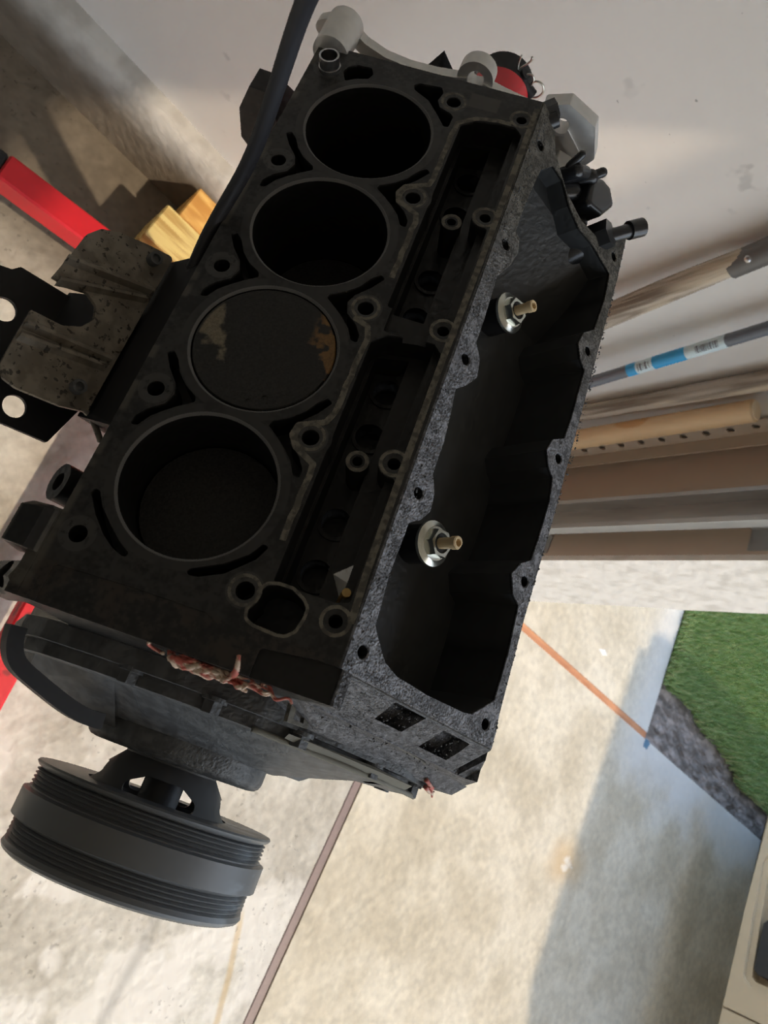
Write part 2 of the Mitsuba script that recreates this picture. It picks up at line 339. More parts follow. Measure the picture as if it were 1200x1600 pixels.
curb = trimesh.creation.extrude_polygon(Polygon(cp), 5.7); curb.apply_transform(np.array([[0, 0, 1, -4.5], [1, 0, 0, 0], [0, 1, 0, 0], [0, 0, 0, 1.0]]))
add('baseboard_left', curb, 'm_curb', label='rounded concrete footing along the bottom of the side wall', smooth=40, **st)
add('wall_front', [box(FX, -4.6, 2.60, OX, WY + .14, 5.2), box(FX, JY + .012, -.12, OX, WY, 2.75), box(FX, -4.6, HZ, OX, JY + .012, 2.75), box(FX, -4.6, -.12, OX, -3.9, HZ)], 'm_tan_wall', label='tan front wall of the garage beside the door opening, with an added unseen gable above', **st)  # first box: high unseen gable, added to block sky light over the driveway
# rough white reveal of the opening, ragged along its outer edge
n = 60; zz = np.linspace(0, HZ, n); rag = OX + .004 + .006 * (rng.random(n) - .5) * (rng.random(n) > .5)
P2 = Polygon([(FX, 0), (FX, HZ)] + [(a, b) for a, b in zip(rag[::-1], zz[::-1])])
jb = trimesh.creation.extrude_polygon(P2, .014); jb.apply_transform(np.array([[1, 0, 0, 0], [0, 0, 1, JY - .002], [0, 1, 0, 0], [0, 0, 0, 1.0]]))
add('trim_1', jb, 'm_jamb', label='rough white painted edge of the garage door opening', **st)
add('brick_edge', box(OX, JY + .003, 0, OX + .006, JY + .03, HZ), 'm_mortar', 'trim_1')
add('wall_right', box(-4.6, -4.72, -.12, OX, -4.6, 2.75), 'm_far_wall', label='far side wall of the garage', **st)
add('wall_back', box(-4.72, -4.72, -.12, -4.6, WY + .14, 2.75), 'm_far_wall', label='back wall of the garage', **st)
add('ceiling', box(-4.72, -4.72, 2.62, OX, WY + .14, 2.75), 'm_ceiling', label='white garage ceiling', **st)
# bed and lawn
gx, gy = np.meshgrid(np.linspace(2.505, 9, 60), np.linspace(.815, 6, 60), indexing='ij')
gz = -.012 + .014 * meshkit.fbm(np.stack([gx * 9, gy * 14, 0 * gx], -1), 3) - .01
def grid(gx, gy, gz):
    a, b = gx.shape; v = np.stack([gx, gy, gz], -1).reshape(-1, 3); i, j = np.meshgrid(np.arange(a - 1), np.arange(b - 1), indexing='ij')
    q = np.stack([i * b + j, (i + 1) * b + j, (i + 1) * b + j + 1, i * b + j + 1], -1).reshape(-1, 4)
    return trimesh.Trimesh(v, np.vstack([q[:, [0, 1, 2]], q[:, [0, 2, 3]]]), process=False)
add('garden_bed', grid(gx, gy, gz), 'm_soil', label='brown soil strip between driveway and lawn', smooth=True, **st)
add('lawn_ground', grid(*np.meshgrid(np.linspace(2.56, 9, 40), np.linspace(1.1, 6, 30), indexing='ij'), np.full((40, 30), .004)), 'm_turf', label='green ground under the lawn', **st)
def blades(N, seed):
    r = np.random.default_rng(seed)
    x = 2.51 + 1.9 * r.random(N) ** 1.2; y = .93 + 1.7 * r.random(N) ** 1.1
    edge = 1.04 - .10 * np.clip((x - 2.6) / .6, 0, 1) + .07 * (meshkit.noise(np.stack([x * 7, x * 0, x * 0], -1)) - .5) + .03 * r.random(N)
    k = (y > edge) | ((x < 2.56) & (y > 1.06)); x, y = x[k], y[k]; N = len(x)
    hgt = .030 + .035 * r.random(N); a = 2 * np.pi * r.random(N); wd = .0035 + .0025 * r.random(N); ln = .03 * r.random(N); b = 2 * np.pi * r.random(N)
    c = np.stack([x, y, np.full(N, -.004)], -1); s = np.stack([np.cos(a) * wd, np.sin(a) * wd, 0 * a], -1)
    tip = c + np.stack([np.cos(b) * ln, np.sin(b) * ln, hgt], -1)
    v = np.stack([c - s, c + s, tip], 1).reshape(-1, 3); return trimesh.Trimesh(v, np.arange(3 * N).reshape(-1, 3), process=False)
for i in range(3):
    add(f'lawn_grass__{i + 1:03d}', blades(26000, 50 + i), f'm_grass{i}')
lab('lawn_grass', 'green lawn grass beyond the edge of the driveway', 'grass', kind='stuff')

# ------------------------------------------------------------------ engine block (millimetres, engine frame)
EB = 'engine_block'
lab(EB, 'greasy black cast iron engine block on a stand, four cylinder bores open', 'engine block')
half = [(-216.9, 115.05), (-75.8, 256.1), (81, 256.1), (216.9, 120), (200, 99), (176, 96), (150, 30), (146, -60), (-146, -60), (-150, 30), (-168, 84), (-201, 99)]
body = [m3.Manifold.extrude(cs(Polygon(half)), 521).translate((0, 0, -271)).transform(FRONT)]
# front ledge of the other bank, rear lug, side bosses
body.append(hullp([(-271, y, z) for y, z in ((-60, 215), (150, 190), (150, 40), (-60, 40))], [(-281, y, z) for y, z in ((-30, 198), (146, 180), (146, 40), (-30, 40))]))
body.append(hullp([(u, y, z) for u in (192, 216) for y, z in ((-240, 76), (-228, 86), (-205, 72), (-180, 20), (-212, 26), (-232, 50))], [(236, -200, 70), (236, -190, 30)]))
body.append(rod((-190, -219, 84), (-186, -150, 78), 13.5, 28) - rod((-190, -222, 84), (-190, -212, 84), 6.5, 20))
body.append(hullp([(-243, -227, 114), (-216, -227, 114), (-242, -236, 98), (-217, -236, 98), (-212, -230, 98), (-240, -216, 70), (-214, -216, 70), (-243, -205, 114), (-212, -205, 114), (-212, -222, 112)]))
body.append(hullp([(u, y, z) for u in (-271, -212) for y, z in ((-222.5, 109.4), (-217, 114.9), (-200, 100), (-215, 92))]))
body.append(hullp([(u, y, z) for u, y in ((-271, -216), (-262, -224), (-250, -221), (-244, -205), (-271, -205)) for z in (108, 66)]) - rod((-259, -236, 90), (-259, -218, 90), 9, 20))
B = union(body)
cut = []
for k in range(4):
    c = ((k - 1.5) * 111.76, 0)
    cut += [cyl(c, 51, -1, 135, DECK, n=96), cyl(c, 52.6, -.05, 1.6, DECK, 51, n=96)]
tri = [(29, -61), (32, -57), (26, -51), (17, -46), (9, -38), (3, -28), (-1, -26.5), (-8, -36), (-14, -43), (-21, -50), (-30, -55), (-31, -60), (-24, -59.5), (-16, -54), (-9, -45), (0, -42), (8, -45), (18, -54)]
def deckcut(pts, d, r=1.6): cut.append(prism(poly(pts, r), -1, d, DECK))
for k in (-1, 0, 1):
    for s in (1, -1): deckcut([(k * 111.76 + a, s * b) for a, b in tri], 22)
deckcut([(231, -40), (236, -34), (237, -21), (230, -17), (223, -19.5), (220, -29), (214, -37), (224, -42)], 22)
deckcut([(230, 19), (234, 22), (236, 42), (230, 45), (220, 43), (213, 47), (209, 58), (206, 60.5), (194, 60), (193, 56), (202, 49), (217, 36), (225, 21)], 22)
deckcut([(-196, -61), (-192, -60), (-193, -56), (-202, -50), (-212, -39), (-220, -29), (-225, -20.5), (-228, -21), (-228, -24), (-225, -32), (-219, -41), (-208, -52)], 22)
deckcut([(-226, 20), (-224, 17), (-221, 20), (-212, 37), (-201, 50), (-192, 55), (-193, 59.5), (-203, 55), (-218, 40), (-225, 26)], 22)
water = poly([(-216, 68), (-214, 74), (-214, 83), (-218, 91), (-222, 95), (-229, 95), (-237, 93), (-241, 89), (-242, 84), (-241, 69), (-239, 64), (-234, 62.5), (-227, 66), (-221, 65)], 3)
cut.append(prism(water, -1, 30, DECK))
for k in range(5):
    for v, r, rr in ((-56, 6.0, 8.2), (56, 6.0, 8.2), (114.5, 4.4, 7.5)):
        if k == 4 and v == -56: continue
        c = ((k - 2) * 111.76, v)
        cut += [cyl(c, r, -1, 30, DECK, n=24), cyl(c, rr, -.1, .7, DECK, r, n=24)]
# lifter pockets with their bosses
bos = [circ(((k - 2) * 111.76, v), r).buffer(0) for k in range(5) for v, r in ((56, 14.5), (114.5, 10.5))]
bos += [LineString([((k - 2) * 111.76, 115), ((k - 2) * 111.76, 127)]).buffer(9) for k in range(5)]
for u0, u1 in ((6, 212), (-213, -14)):
    pk = poly(poly([(u0, 70), (u1 - 12, 69), (u1 - 3, 78), (u1 + 1, 100), (u1 + 1, 112), (u1 - 6, 119), (u0 + 3, 119), (u0, 110)], 2).difference(unary_union(bos)), 2.5)
    lo = Polygon([(u0 + 2, 72), (u1 - 8, 72), (u1 - 3, 96), (u0 + 2, 96)])
    cut.append(prism(pk, -1, 9, DECK)); cut.append(prism(poly(pk.intersection(Polygon([(-400, 60), (400, 60), (400, 112), (-400, 112)])), 1), 8, 24, DECK))
    cut.append(prism(lo, 20, 46, DECK))
cut.append(prism(poly([(-15, 74), (8, 74), (8, 106), (-15, 106)], 3), -1, 7, DECK))
for c in (-1.5, -.5, .5, 1.5):
    for d in (-20, 20): cut.append(cyl((c * 111.76 + d, 86), 10.7, 40, 62, DECK, n=28))
# recessed corner pad at the front of the deck
cut.append(prism(poly([(-280, -60), (-246, -60), (-244, -10), (-244, 40), (-250, 52), (-280, 52)], 3), -1, .9, DECK))
cut.append(prism(poly([(-280, 78), (-253, 78), (-249, 112), (-249, 140), (-280, 140)], 3), -1, 2.2, DECK))
# valley
H0 = -75.8
cav = [(210, 33), (192, 21), (149, 17), (119, 17), (117, 23), (105, 27), (88, 23), (69, 14), (52, 15), (28, 16), (7, 16), (-2, 25), (-16, 28), (-28, 21), (-38, 12), (-54, 15), (-78, 18), (-104, 18), (-115, 25), (-128, 27), (-138, 21), (-145, 12), (-156, 12),
       (-184, 11), (-202, 13), (-216, 14), (-228, 26), (-233, 32), (-237, 45), (-238, 77), (-236, 117), (-234, 126), (-225, 137), (-217, 146), (-181, 147), (-144, 144), (-139, 134), (-126, 126), (-114, 133), (-106, 144), (-86, 146), (-52, 147), (-32, 143),
       (-27, 134), (-16, 126), (-3, 130), (7, 144), (29, 146), (79, 146), (84, 136), (95, 128), (109, 131), (123, 144), (161, 147), (189, 144), (193, 110), (190, 86), (197, 66), (210, 49)]
cavp = poly([(a, b + H0) for a, b in cav], 1.5)
cut.append(prism(cavp, 193, 260, PLAN) - hullp([(122, -90, 192), (122, 90, 192), (194, -90, 192), (196, 90, 192), (230, -90, 192), (230, 90, 192), (230, -90, 240), (230, 90, 240), (196, -90, 238), (196, 90, 238)]))
vh = [(-234 + 111.3 * k, H0 + 12) for k in range(5)] + [(-235.5 + 111.3 * k, H0 + 143.5) for k in range(5)]
for c in vh: cut += [cyl(c, 4.2, 225, 260, PLAN, n=20), cyl(c, 4.2, 255.3, 256.3, PLAN, 5.2, n=20)]
# scalloped outer edge of the far flange, cut-away rear end, sloping front end
cut.append(prism(poly([(-300, 90), (-300, 83), (-250, 83), (-225, 79.5), (-150, 78.5), (-60, 81), (0, 86), (140, 84), (262, 77), (270, 110)]), 225, 270, PLAN))
cut.append(prism(poly([(250, -71), (243, -58), (222, -44), (205, -18), (199, 10), (204, 34), (216, 58), (232, 70), (262, 70), (262, -71)], 2), 212, 270, PLAN))
cut.append(hullp([(-248, -66, 257), (-248, 100, 257), (-300, -66, 257), (-300, 100, 257), (-270, -66, 226), (-270, 100, 226), (-300, -66, 219), (-300, 100, 219)]))
cut.append(hullp([(-263, y, z) for y, z in ((-18, 246), (9, 246), (9, 215), (-18, 215))], [(-249, y, z) for y, z in ((-22, 254), (10, 254), (7, 235), (-16, 235))]))
cut.append(hullp([(-266, y, z) for y, z in ((34, 246), (66, 246), (66, 212), (34, 212))], [(-250, y, z) for y, z in ((32, 252), (62, 252), (64, 234), (36, 234))]))
B = B - union(cut)
# lifter tray bosses, web between the pockets
bb = []
for k in (-1, 1):
    bb.append(cyl((k * 111.76, 89), 8.2, 14, 50, DECK, n=32) - cyl((k * 111.76, 89), 3.6, 12, 40, DECK, n=20))
for c in (-1.5, -.5, .5, 1.5):
    for d in (-20, 20): bb.append(cyl((c * 111.76 + d, 86), 13.5, 44, 48, DECK, n=28) - cyl((c * 111.76 + d, 86), 10.7, 40, 62, DECK, n=28))
B = union([B] + bb)
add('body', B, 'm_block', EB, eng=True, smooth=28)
# pistons: one at the top of its bore, one part-way, two low down
for k, w in ((1, .9), (0, 46), (2, 88), (3, 96)):
    c = ((k - 1.5) * 111.76, 0)
    pm = cyl(c, 50.2, w + 1, w + 40, DECK, n=96) + cyl(c, 49.4, w, w + 1, DECK, 50.2, n=96)
    pm -= cyl((c[0] - 38, 16), 2.2, w - 1, w + .6, DECK) + cyl((c[0] - 44, 6), 1.8, w - 1, w + .6, DECK)
    add('piston', pm, 'm_piston', EB, eng=True, smooth=40, label='black carboned piston crown with bare tan patches, level with the deck' if k == 1 else 'piston crown sunk down in its bore')
# raised remains of gasket
def strip(line, wdt, name='gasket_residue', mat='m_residue', h=.35, **k):
    g = poly(LineString(line).buffer(wdt / 2, cap_style='flat', quad_segs=4))
    add(name, prism(g, -h, .05, DECK), mat, EB, eng=True, **k)
def ring(c, r0, r1, h=.25, w0=0): return cyl(c, r1, -h + w0, .02 + w0, DECK, n=40) - cyl(c, r0, -h - 1 + w0, 1 + w0, DECK, n=40)
for u0, u1, a, b in ((10, 212, 0, 2), (-212, -14, -2, 0)):
    L = [(u1 + 3, 108), (u1 + 3, 96), (u1 - 1, 79), (u1 - 11, 66)]
    for s in range(int(u1 - 20), int(u0) + 18, -8):
        L.append((s, 65.2 + .5 * math.sin(s * .3)))
    m = (u0 + u1) / 2
    i = [j for j, q in enumerate(L) if abs(q[0] - 111.76 * (a + 1)) > 19]
    def dodge(L):
        out = []
        for q in L:
            for cu in (-111.76, 0, 111.76):
                d = abs(q[0] - cu)
                if d < 17: q = (q[0], 56 - math.sqrt(max(0, 12.2 ** 2 - min(d, 12) ** 2)) if d < 12 else 60 + (d - 12) * .9)
            out.append(q)
        return out
    strip(dodge(L), 4.2, label='pale strip of old gasket along the pocket')
strip([(240, 123.5), (150, 123.2), (60, 122.6), (-20, 121.2), (-110, 121.2), (-190, 122.2), (-222, 123.6)], 4.6, label='pale strip of old gasket beside the valley')
wr = water.buffer(2.2).difference(water.buffer(.2))
add('gasket_residue', prism(wr, -.4, .02, DECK), 'm_residue', EB, eng=True, label='tan rim round the water passage')
for k in range(5):
    add('gasket_residue', ring(((k - 2) * 111.76, 114.5), 7.6, 10, .25), 'm_residue', EB, eng=True); add('gasket_residue', ring(((k - 2) * 111.76, 56), 8.4, 10.6, .15), 'm_residue', EB, eng=True)
for k in (-1, 1): add('gasket_residue', ring((k * 111.76, 89), 5.2, 8.0, .2, 14), 'm_residue', EB, eng=True)
# alignment dowel sleeve in the rear corner
dc = (223.5, -54)
add('dowel_sleeve', cyl(dc, 8.6, -12, 4, DECK, n=40) + cyl(dc, 9.4, -3, .1, DECK, n=40) - cyl(dc, 6.9, -14, 2, DECK, n=40), 'm_steel', EB, eng=True, smooth=35, label='bright steel sleeve standing up from the rear corner of the deck')
# cast facet and brass nugget in the front pocket
add('cast_facet', hullp(*[[tuple(DECK[:, :3] @ np.array(q) + DECK[:, 3]) for q in ((-190, 100, 22), (-176, 116, 18), (-196, 118, 14), (-202, 108, 24), (-198, 112, 40), (-180, 112, 40))]]), 'm_alu', EB, eng=True)
add('brass_plug', rod(DECK[:, :3] @ np.array([-203, 114, 6]) + DECK[:, 3], DECK[:, :3] @ np.array([-207, 111, 30]) + DECK[:, 3], 3.0, 16, 4.4), 'm_brass', EB, eng=True, smooth=30)
# knock sensors standing in the valley
for u, br in ((99, 0), (-125, 1)):
    q = EB + '__knock_sensor' + ('' if u > 0 else '_001')
    o, ax = np.array([u, 1.5, 0.0]), (0, 0, 1)
    L = lambda pr, n=48: lathe(pr, o, ax, n)
    scene[q] = None
    scene[q] = mikit.ply(L([(0, 190), (15.2, 190), (15.2, 214), (13.5, 216), (0, 216)]).apply_transform(EM), 'm_black_steel', 35)
    lab(q, 'knock sensor nearer the rear, its cream plug end whole' if u > 0 else 'knock sensor nearer the front, its cream plug end broken')
    hexo = Polygon([(11.8 * math.cos(a), 11.8 * math.sin(a)) for a in np.arange(6) * math.pi / 3 + .3])
    cap = lathe([(0, 214), (17.4, 214), (17.9, 215.2), (17.4, 216.6), (14.5, 217.6), (13, 219), (0, 219)], o, ax, 56)
    hx = m3.Manifold.hull_points(np.array([(x + u, y + 1.5, 218) for x, y in hexo.exterior.coords] + [(x * .93 + u, y * .93 + 1.5, 225) for x, y in hexo.exterior.coords])) - m3.Manifold.cylinder(9, 7.6, 7.6, 32).translate((u, 1.5, 221))
    add('flange', cap, 'm_zinc', q, eng=True, smooth=30); add('hex_shell', hx, 'm_zinc', q, eng=True)
    add('insulator', lathe([(0, 221), (7.4, 221), (7.4, 223.5), (0, 223.5)], o, ax, 32), 'm_rubber', q, eng=True)
    tp = m3.Manifold.cylinder(19, 4.3, 4.3, 28).translate((u, 1.5, 222)) - m3.Manifold.cylinder(9, 2.9, 2.9, 20).translate((u, 1.5, 236))
    tp += m3.Manifold.cylinder(5, 5.0, 5.0, 28).translate((u, 1.5, 235.5)) - m3.Manifold.cylinder(9, 3.3, 3.3, 20).translate((u, 1.5, 234))
    if br: tp -= hullp([(u - 8, 1, 250), (u + 8, 8, 250), (u - 8, 9, 232), (u + 8, 9, 236), (u - 8, 3, 239), (u + 8, 12, 239)])
    add('plug_stem', tp, 'm_cream_plastic', q, eng=True, smooth=30)
# front cover with its bulge, strap and bolts
arch = lambda s, z0=-72: [(-150 * s, z0), (-178 * s, 30 * s), (-174 * s, 62 * s), (-150 * s, 104 * s), (-108 * s, 150 * s), (-62 * s, 180 * s), (0, 192 * s), (70 * s, 192 * s), (118 * s, 178 * s), (146 * s, 120 * s), (150 * s, z0)]
fl = prism(poly(arch(1), 6), -284, -270.5, FRONT) + prism(poly(arch(.955), 6), -293, -283, FRONT)
dome = hullp([(-292, y * .86, z) for y, z in arch(.86, -60)], [(-303, y * .70, z * .72) for y, z in arch(.86, -60)], [(-313, 84 * math.cos(a), 84 * math.sin(a)) for a in np.linspace(0, 2 * math.pi, 60)])
cyl_ = hullp(*[[(u, r_ * math.cos(a), r_ * math.sin(a)) for a in np.linspace(0, 2 * math.pi, 72)] for u, r_ in ((-295, 78), (-324, 77.5), (-328, 76), (-330.5, 73), (-331.5, 68))])
shoulder = hullp([(-290, y, z) for y, z in ((-160, -40), (-160, 30), (-120, 80))], [(-321, y, z) for y, z in ((-108, -30), (-108, 8), (-74, 22))], [(-308, y, z) for y, z in ((-150, -30), (-150, 8), (-124, 30))])
bump2 = hullp([(-297, y, z) for y, z in ((78, 34), (140, 26), (140, -20), (84, -20))], [(-309, y, z) for y, z in ((86, 22), (126, 16), (126, -10), (86, -10))])
FC = add('front_cover', union([fl, dome, cyl_, shoulder, bump2]), 'm_cover', EB, eng=True, smooth=35, label='dull grey-black front cover with a round bulge')
sc = LineString(spline([(-283, -190), (-292, -188), (-303, -181), (-309, -168), (-315, -148), (-319, -132), (-320, -106)], 40)).buffer(5.5, cap_style='flat')
strap = prism(poly(sc, .5), 54, 66, PLAN)
add('strap', strap, 'm_black_steel', FC, eng=True, smooth=40)
rib = [(-62, 182), (0, 195), (70, 195), (116, 182)]
add('gasket_edge', tube(spline([(-293, y * .955, z * .945) for y, z in rib], 40), 2.2, 8), 'm_tan_edge', FC, eng=True, smooth=True, label='pale seam where the cover meets the block')
add('gasket_edge', hullp([(-288, -40, 186), (-288, 40, 193.5), (-288, 84, 192), (-291.5, -40, 183), (-293.6, 40, 186), (-292, 84, 186), (-286, 40, 192)]), 'm_tan_edge', FC, eng=True)
for y, z in ((-128, 116), (-86, 158), (-26, 181), (44, 184), (106, 170), (138, 110), (130, 20)):
    add('bolt', (rod((-283, y, z), (-294, y, z), 7, 6) + rod((-283, y, z), (-286, y, z), 9, 24)), 'm_cover', FC, eng=True)
add('clip', prism(poly(Polygon([(-283, -56), (-268, -58), (-266, -40), (-282, -38)]).difference(Polygon([(-280, -52), (-271, -53), (-270, -45), (-280, -43)]))), 196, 200, PLAN), 'm_residue', EB, eng=True)
add('edge_scratch', tube(spline([(-270, -14, 224), (-270.6, 10, 224), (-271, 34, 222), (-272, 62, 217)], 24), .8, 6), 'm_residue', EB, eng=True, label='thin pale raised line on the front ledge')
# pinkish sealant squeezed out along the front edge of the deck
def dp(u, v, w): return DECK[:, :3] @ np.array([u, v, w], float) + DECK[:, 3]
r = np.random.default_rng(4)
seal = []
for i in range(7):
    a0 = 26 + 10 * r.random(); a1 = 100 - 34 * r.random() if i else 106
    v = np.linspace(a0, a1, 16)
    pts = [dp(-271.5 - 5 * r.random() - 2 * math.sin(i + a * .2), a, 5 + 5 * r.random() + (a - 30) * .03) for a in v]
    seal.append(tube(spline(pts, 50), np.linspace(2.6, 1.0, 50) * (.6 + .5 * r.random()), 7))
seal.append(tube(spline([dp(-272, 68, 6), dp(-270, 70, 0), dp(-266, 70, -4), dp(-262, 69, -5)], 16), np.linspace(2.6, 1.2, 16), 7))
seal.append(tube(spline([dp(-274, 24, 6), dp(-273, 18, 9), dp(-272, 14, 6), dp(-271, 15, 2)], 16), 1.1, 7))
add('sealant_residue', seal, 'm_pink', EB, eng=True, smooth=True, label='pinkish torn sealant along the front edge')
add('sealant_residue', [tube(spline([(u, y, z) for u, y, z in pts], 14), np.linspace(1.9, .8, 14), 7) for pts in ([(-279, 100, 189), (-282, 112, 186), (-281, 124, 178)], [(-284, 104, 187), (-286, 114, 184), (-284, 126, 178)], [(-282, 108, 187), (-284, 118, 182), (-288, 128, 176)])], 'm_pink', EB, eng=True, smooth=True, label='pinkish sealant at the far end of the cover')
# crumbs of old sealant and grit along the sealing faces
ico0 = trimesh.creation.icosphere(subdivisions=0, radius=1.0)
r = np.random.default_rng(11); V, F = [], []
far = np.array([(262, 77.5), (140, 84), (0, 86), (-60, 81), (-150, 78.5), (-225, 79.5), (-250, 83)])
for i in range(1500):
    if i % 3 == 0: c = np.array([r.uniform(-246, 235), H0 + 6 + 6 * r.random() ** 2 * r.choice((-1, 1)), 256.1])
    elif i % 3 == 1:
        x = r.uniform(-248, 235); c = np.array([x, np.interp(x, far[::-1, 0], far[::-1, 1]) - 5 * r.random() ** 2, 256.1 - .3 * r.random()])
    else: x = r.uniform(-275, -248); c = np.array([x, r.uniform(-64, 76), 256.1 + (x + 248) * 1.5])
    a = .35 + .9 * r.random() ** 3; R_ = trimesh.transformations.random_rotation_matrix(r.random(3))[:3, :3]
    F.append(ico0.faces + len(V) * 12); V.append((ico0.vertices * (a * r.uniform(.5, 1.2, 3))) @ R_.T + c)
add('sealant_crumbs', trimesh.Trimesh(np.vstack(V), np.vstack(F), process=False), 'm_crumb', EB, eng=True, kind='stuff', label='dark crumbs of old sealant scattered on the valley flange')
# crank pulley
def vgroove(a, b, n, r0, r1):
    out = []; p = (b - a) / n
    for i in range(n): out += [(r1, a + p * i), (r0, a + p * (i + .5))]
    return out + [(r1, b)]
prof = [(60, -428), (94, -428), (98, -426), (99.5, -423.5), (98.5, -421)] + vgroove(-420, -404, 5, 96, 98.4) + [(102.5, -402.5), (102.8, -383), (98.5, -381.5)] + vgroove(-380.5, -368, 4, 96, 98.6) + [(95, -367), (99, -365), (101, -362.5), (100, -361), (60, -361), (60, -428)]
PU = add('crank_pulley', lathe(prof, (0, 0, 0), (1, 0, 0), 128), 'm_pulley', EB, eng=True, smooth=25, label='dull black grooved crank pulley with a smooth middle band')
hub = (rod((-331, 0, 0), (-364, 0, 0), 38, 64, 66) + rod((-331, 0, 0), (-345, 0, 0), 40, 64)) - rod((-340, 0, 0), (-366, 0, 0), 32, 64, 58)
for a in (121, 211, 301, 31):
    a = math.radians(a); c, t_ = np.array([-357.5, math.cos(a), math.sin(a)]), np.array([0, -math.sin(a), math.cos(a)])
    P_ = lambda k, d: np.array([-357.5, k * math.cos(a), k * math.sin(a)]) + t_ * d
    hub -= m3.Manifold.batch_hull([rod(P_(34, -23), P_(90, -23), 6, 20), rod(P_(34, 23), P_(90, 23), 6, 20), rod(P_(34, -12) + [5, 0, 0], P_(90, -12) + [5, 0, 0], 7, 20), rod(P_(34, 12) + [5, 0, 0], P_(90, 12) + [5, 0, 0], 7, 20)])
hub += rod((-331, 0, 0), (-420, 0, 0), 17, 32)
hub += rod((-372, 0, 0), (-388, 0, 0), 62, 48)
add('hub', hub, 'm_hub', PU, eng=True, smooth=35, label='spoked hub with window openings')
# motor mount bracket on the block's side
pl = poly([(-27, -281), (-11, -280), (0, -274), (8, -262), (16, -240), (22, -219), (-128, -218), (-135, -236), (-141, -266), (-140, -276), (-133, -282), (-118, -283), (-86, -284), (-57, -284)], 3)
sl = poly([(-58, -300), (-55, -271), (-50, -260), (-54, -250), (-64, -246), (-75, -251), (-83, -262), (-90, -300)], 3)
plate = prism(pl.difference(sl), 54, 58, PLAN)
for a, b in (((-38, -283), (-15, -221)), ((-56, -280), (-23, -221)), ((-98, -283), (-83, -222)), ((-108, -282), (-90, -222))):
    plate += hullp([(a[0] + d, a[1], 57) for d in (-5, 5)] + [(a[0] + d, a[1], 62.5) for d in (-1.2, 1.2)] + [(b[0] + d, b[1], 57) for d in (-5, 5)] + [(b[0] + d, b[1], 62.5) for d in (-1.2, 1.2)])
MB = add('mount_bracket', plate, 'm_plate', EB, eng=True, smooth=20, label='dirty grey ribbed steel mount plate with a slot')
for c in ((7, -232), (-117, -233)):
    add('bolt', m3.Manifold.cylinder(8, 5.2, 5.2, 24).translate((c[0], c[1], 57.5)) - m3.Manifold.cylinder(5, 3.2, 3.2, 20).translate((c[0], c[1], 62)), 'm_cover', MB, eng=True, smooth=35)
wall = hullp([(22, -219, 40), (-128, -218, 40), (20, -216, 60), (-128, -215, 60), (24, -205, 100), (-140, -205, 100), (20, -195, 60), (-128, -195, 40)])
add('side_wall', wall, 'm_black_steel', MB, eng=True)
lp = poly([(-68, -350), (-50, -303), (-44, -299), (-40, -262), (-30, -240), (-30, -214), (-112, -212), (-150, -221), (-152, -235), (-155, -255), (-160, -350)], 2)
lp = lp.difference(circ((-80, -293), 9)).difference(circ((-139, -253), 8.5))
add('lower_plate', prism(lp, 11, 15, PLAN), 'm_black_steel', MB, eng=True, label='black lower plate with two round holes')
add('lower_web', hullp([(-36, -262, 12), (-30, -214, 12), (-112, -212, 12), (-104, -262, 12)], [(-36, -240, 54), (-30, -222, 54), (-112, -222, 54), (-104, -240, 54)]), 'm_black_steel', MB, eng=True)
add('flange_lip', tube(spline([(-127, -222, 56), (-127, -214, 52), (-131, -206, 50), (-139, -197, 50)], 16), 2.4, 8), 'm_plate', MB, eng=True, smooth=True)
# aluminium plate bolted behind the block
rail = [(-207, 120), (-185, 123), (-166, 131), (-147, 145), (-129, 163), (-115, 180), (-108, 191), (-84, 205), (-55, 224), (-28, 238), (-6, 236), (20, 222), (60, 205), (110, 175), (160, 120)]
ra = LineString(rail).buffer(5.5)
ear = unary_union([circ((-109, 195), 16.5), Polygon([(-55, 236), (-46, 254), (-18, 262), (8, 247), (12, 226), (-20, 215)]).buffer(3)])
rp = prism(poly(ra, 1), 279, 289, FRONT) + prism(poly(ear, 2), 281, 296, FRONT) + rod((245, -207, 120), (286, -207, 120), 16, 40)
rp += prism(poly(LineString([(-207, 120), (-216, 100)]).buffer(8)), 284, 294, FRONT)
rp -= rod((250, -109, 196), (299, -109, 196), 7.5, 28) + rod((250, -34, 240), (299, -34, 240), 7, 28) + rod((280, -207, 120), (290, -207, 120), 12, 32)
rp += prism(poly([(-18, 228), (8, 240), (12, 226), (0, 214)], 2), 240, 276, FRONT)
add('rear_plate', rp, 'm_alu', EB, eng=True, smooth=35, label='bright cast aluminium plate with bolt ears behind the block')
# bits on the rear of the valley
add('plug', union([rod((246, -70, 240), (258, -62, 258), 9, 6), rod((238, -66, 240), (250, -58, 258), 7, 20)]), 'm_grease', EB, eng=True, smooth=25)
ico = trimesh.creation.icosphere(subdivisions=2, radius=1.0).vertices
def blob(*sph): return m3.Manifold.hull_points(np.vstack([ico * np.broadcast_to(r_, (3,)) + c for c, r_ in sph]))
add('sensor', union([blob(((236, -16, 226), 8), ((246, -8, 226), 7), ((238, -12, 254), 7), ((247, -2, 254), 6)), blob(((248, 2, 240), 6), ((252, 8, 254), 7)), blob(((226, -8, 232), 9), ((236, 4, 240), 9)), blob(((240, -18, 250), 4), ((246, -20, 262), 3.5)), blob(((250, 6, 250), 4), ((258, 12, 262), 4.5))]), 'm_grease', EB, eng=True, smooth=40, label='greasy black sensor at the rear of the valley')
add('tab', blob(*[((u, y, z), 5) for u, y in ((228, 16), (246, 14), (260, 24), (262, 34), (254, 42), (234, 32)) for z in (236, 252)]) + blob(((214, 16, 225), 10), ((224, 30, 236), 8)), 'm_grease', EB, eng=True, smooth=40, label='rounded black tab')
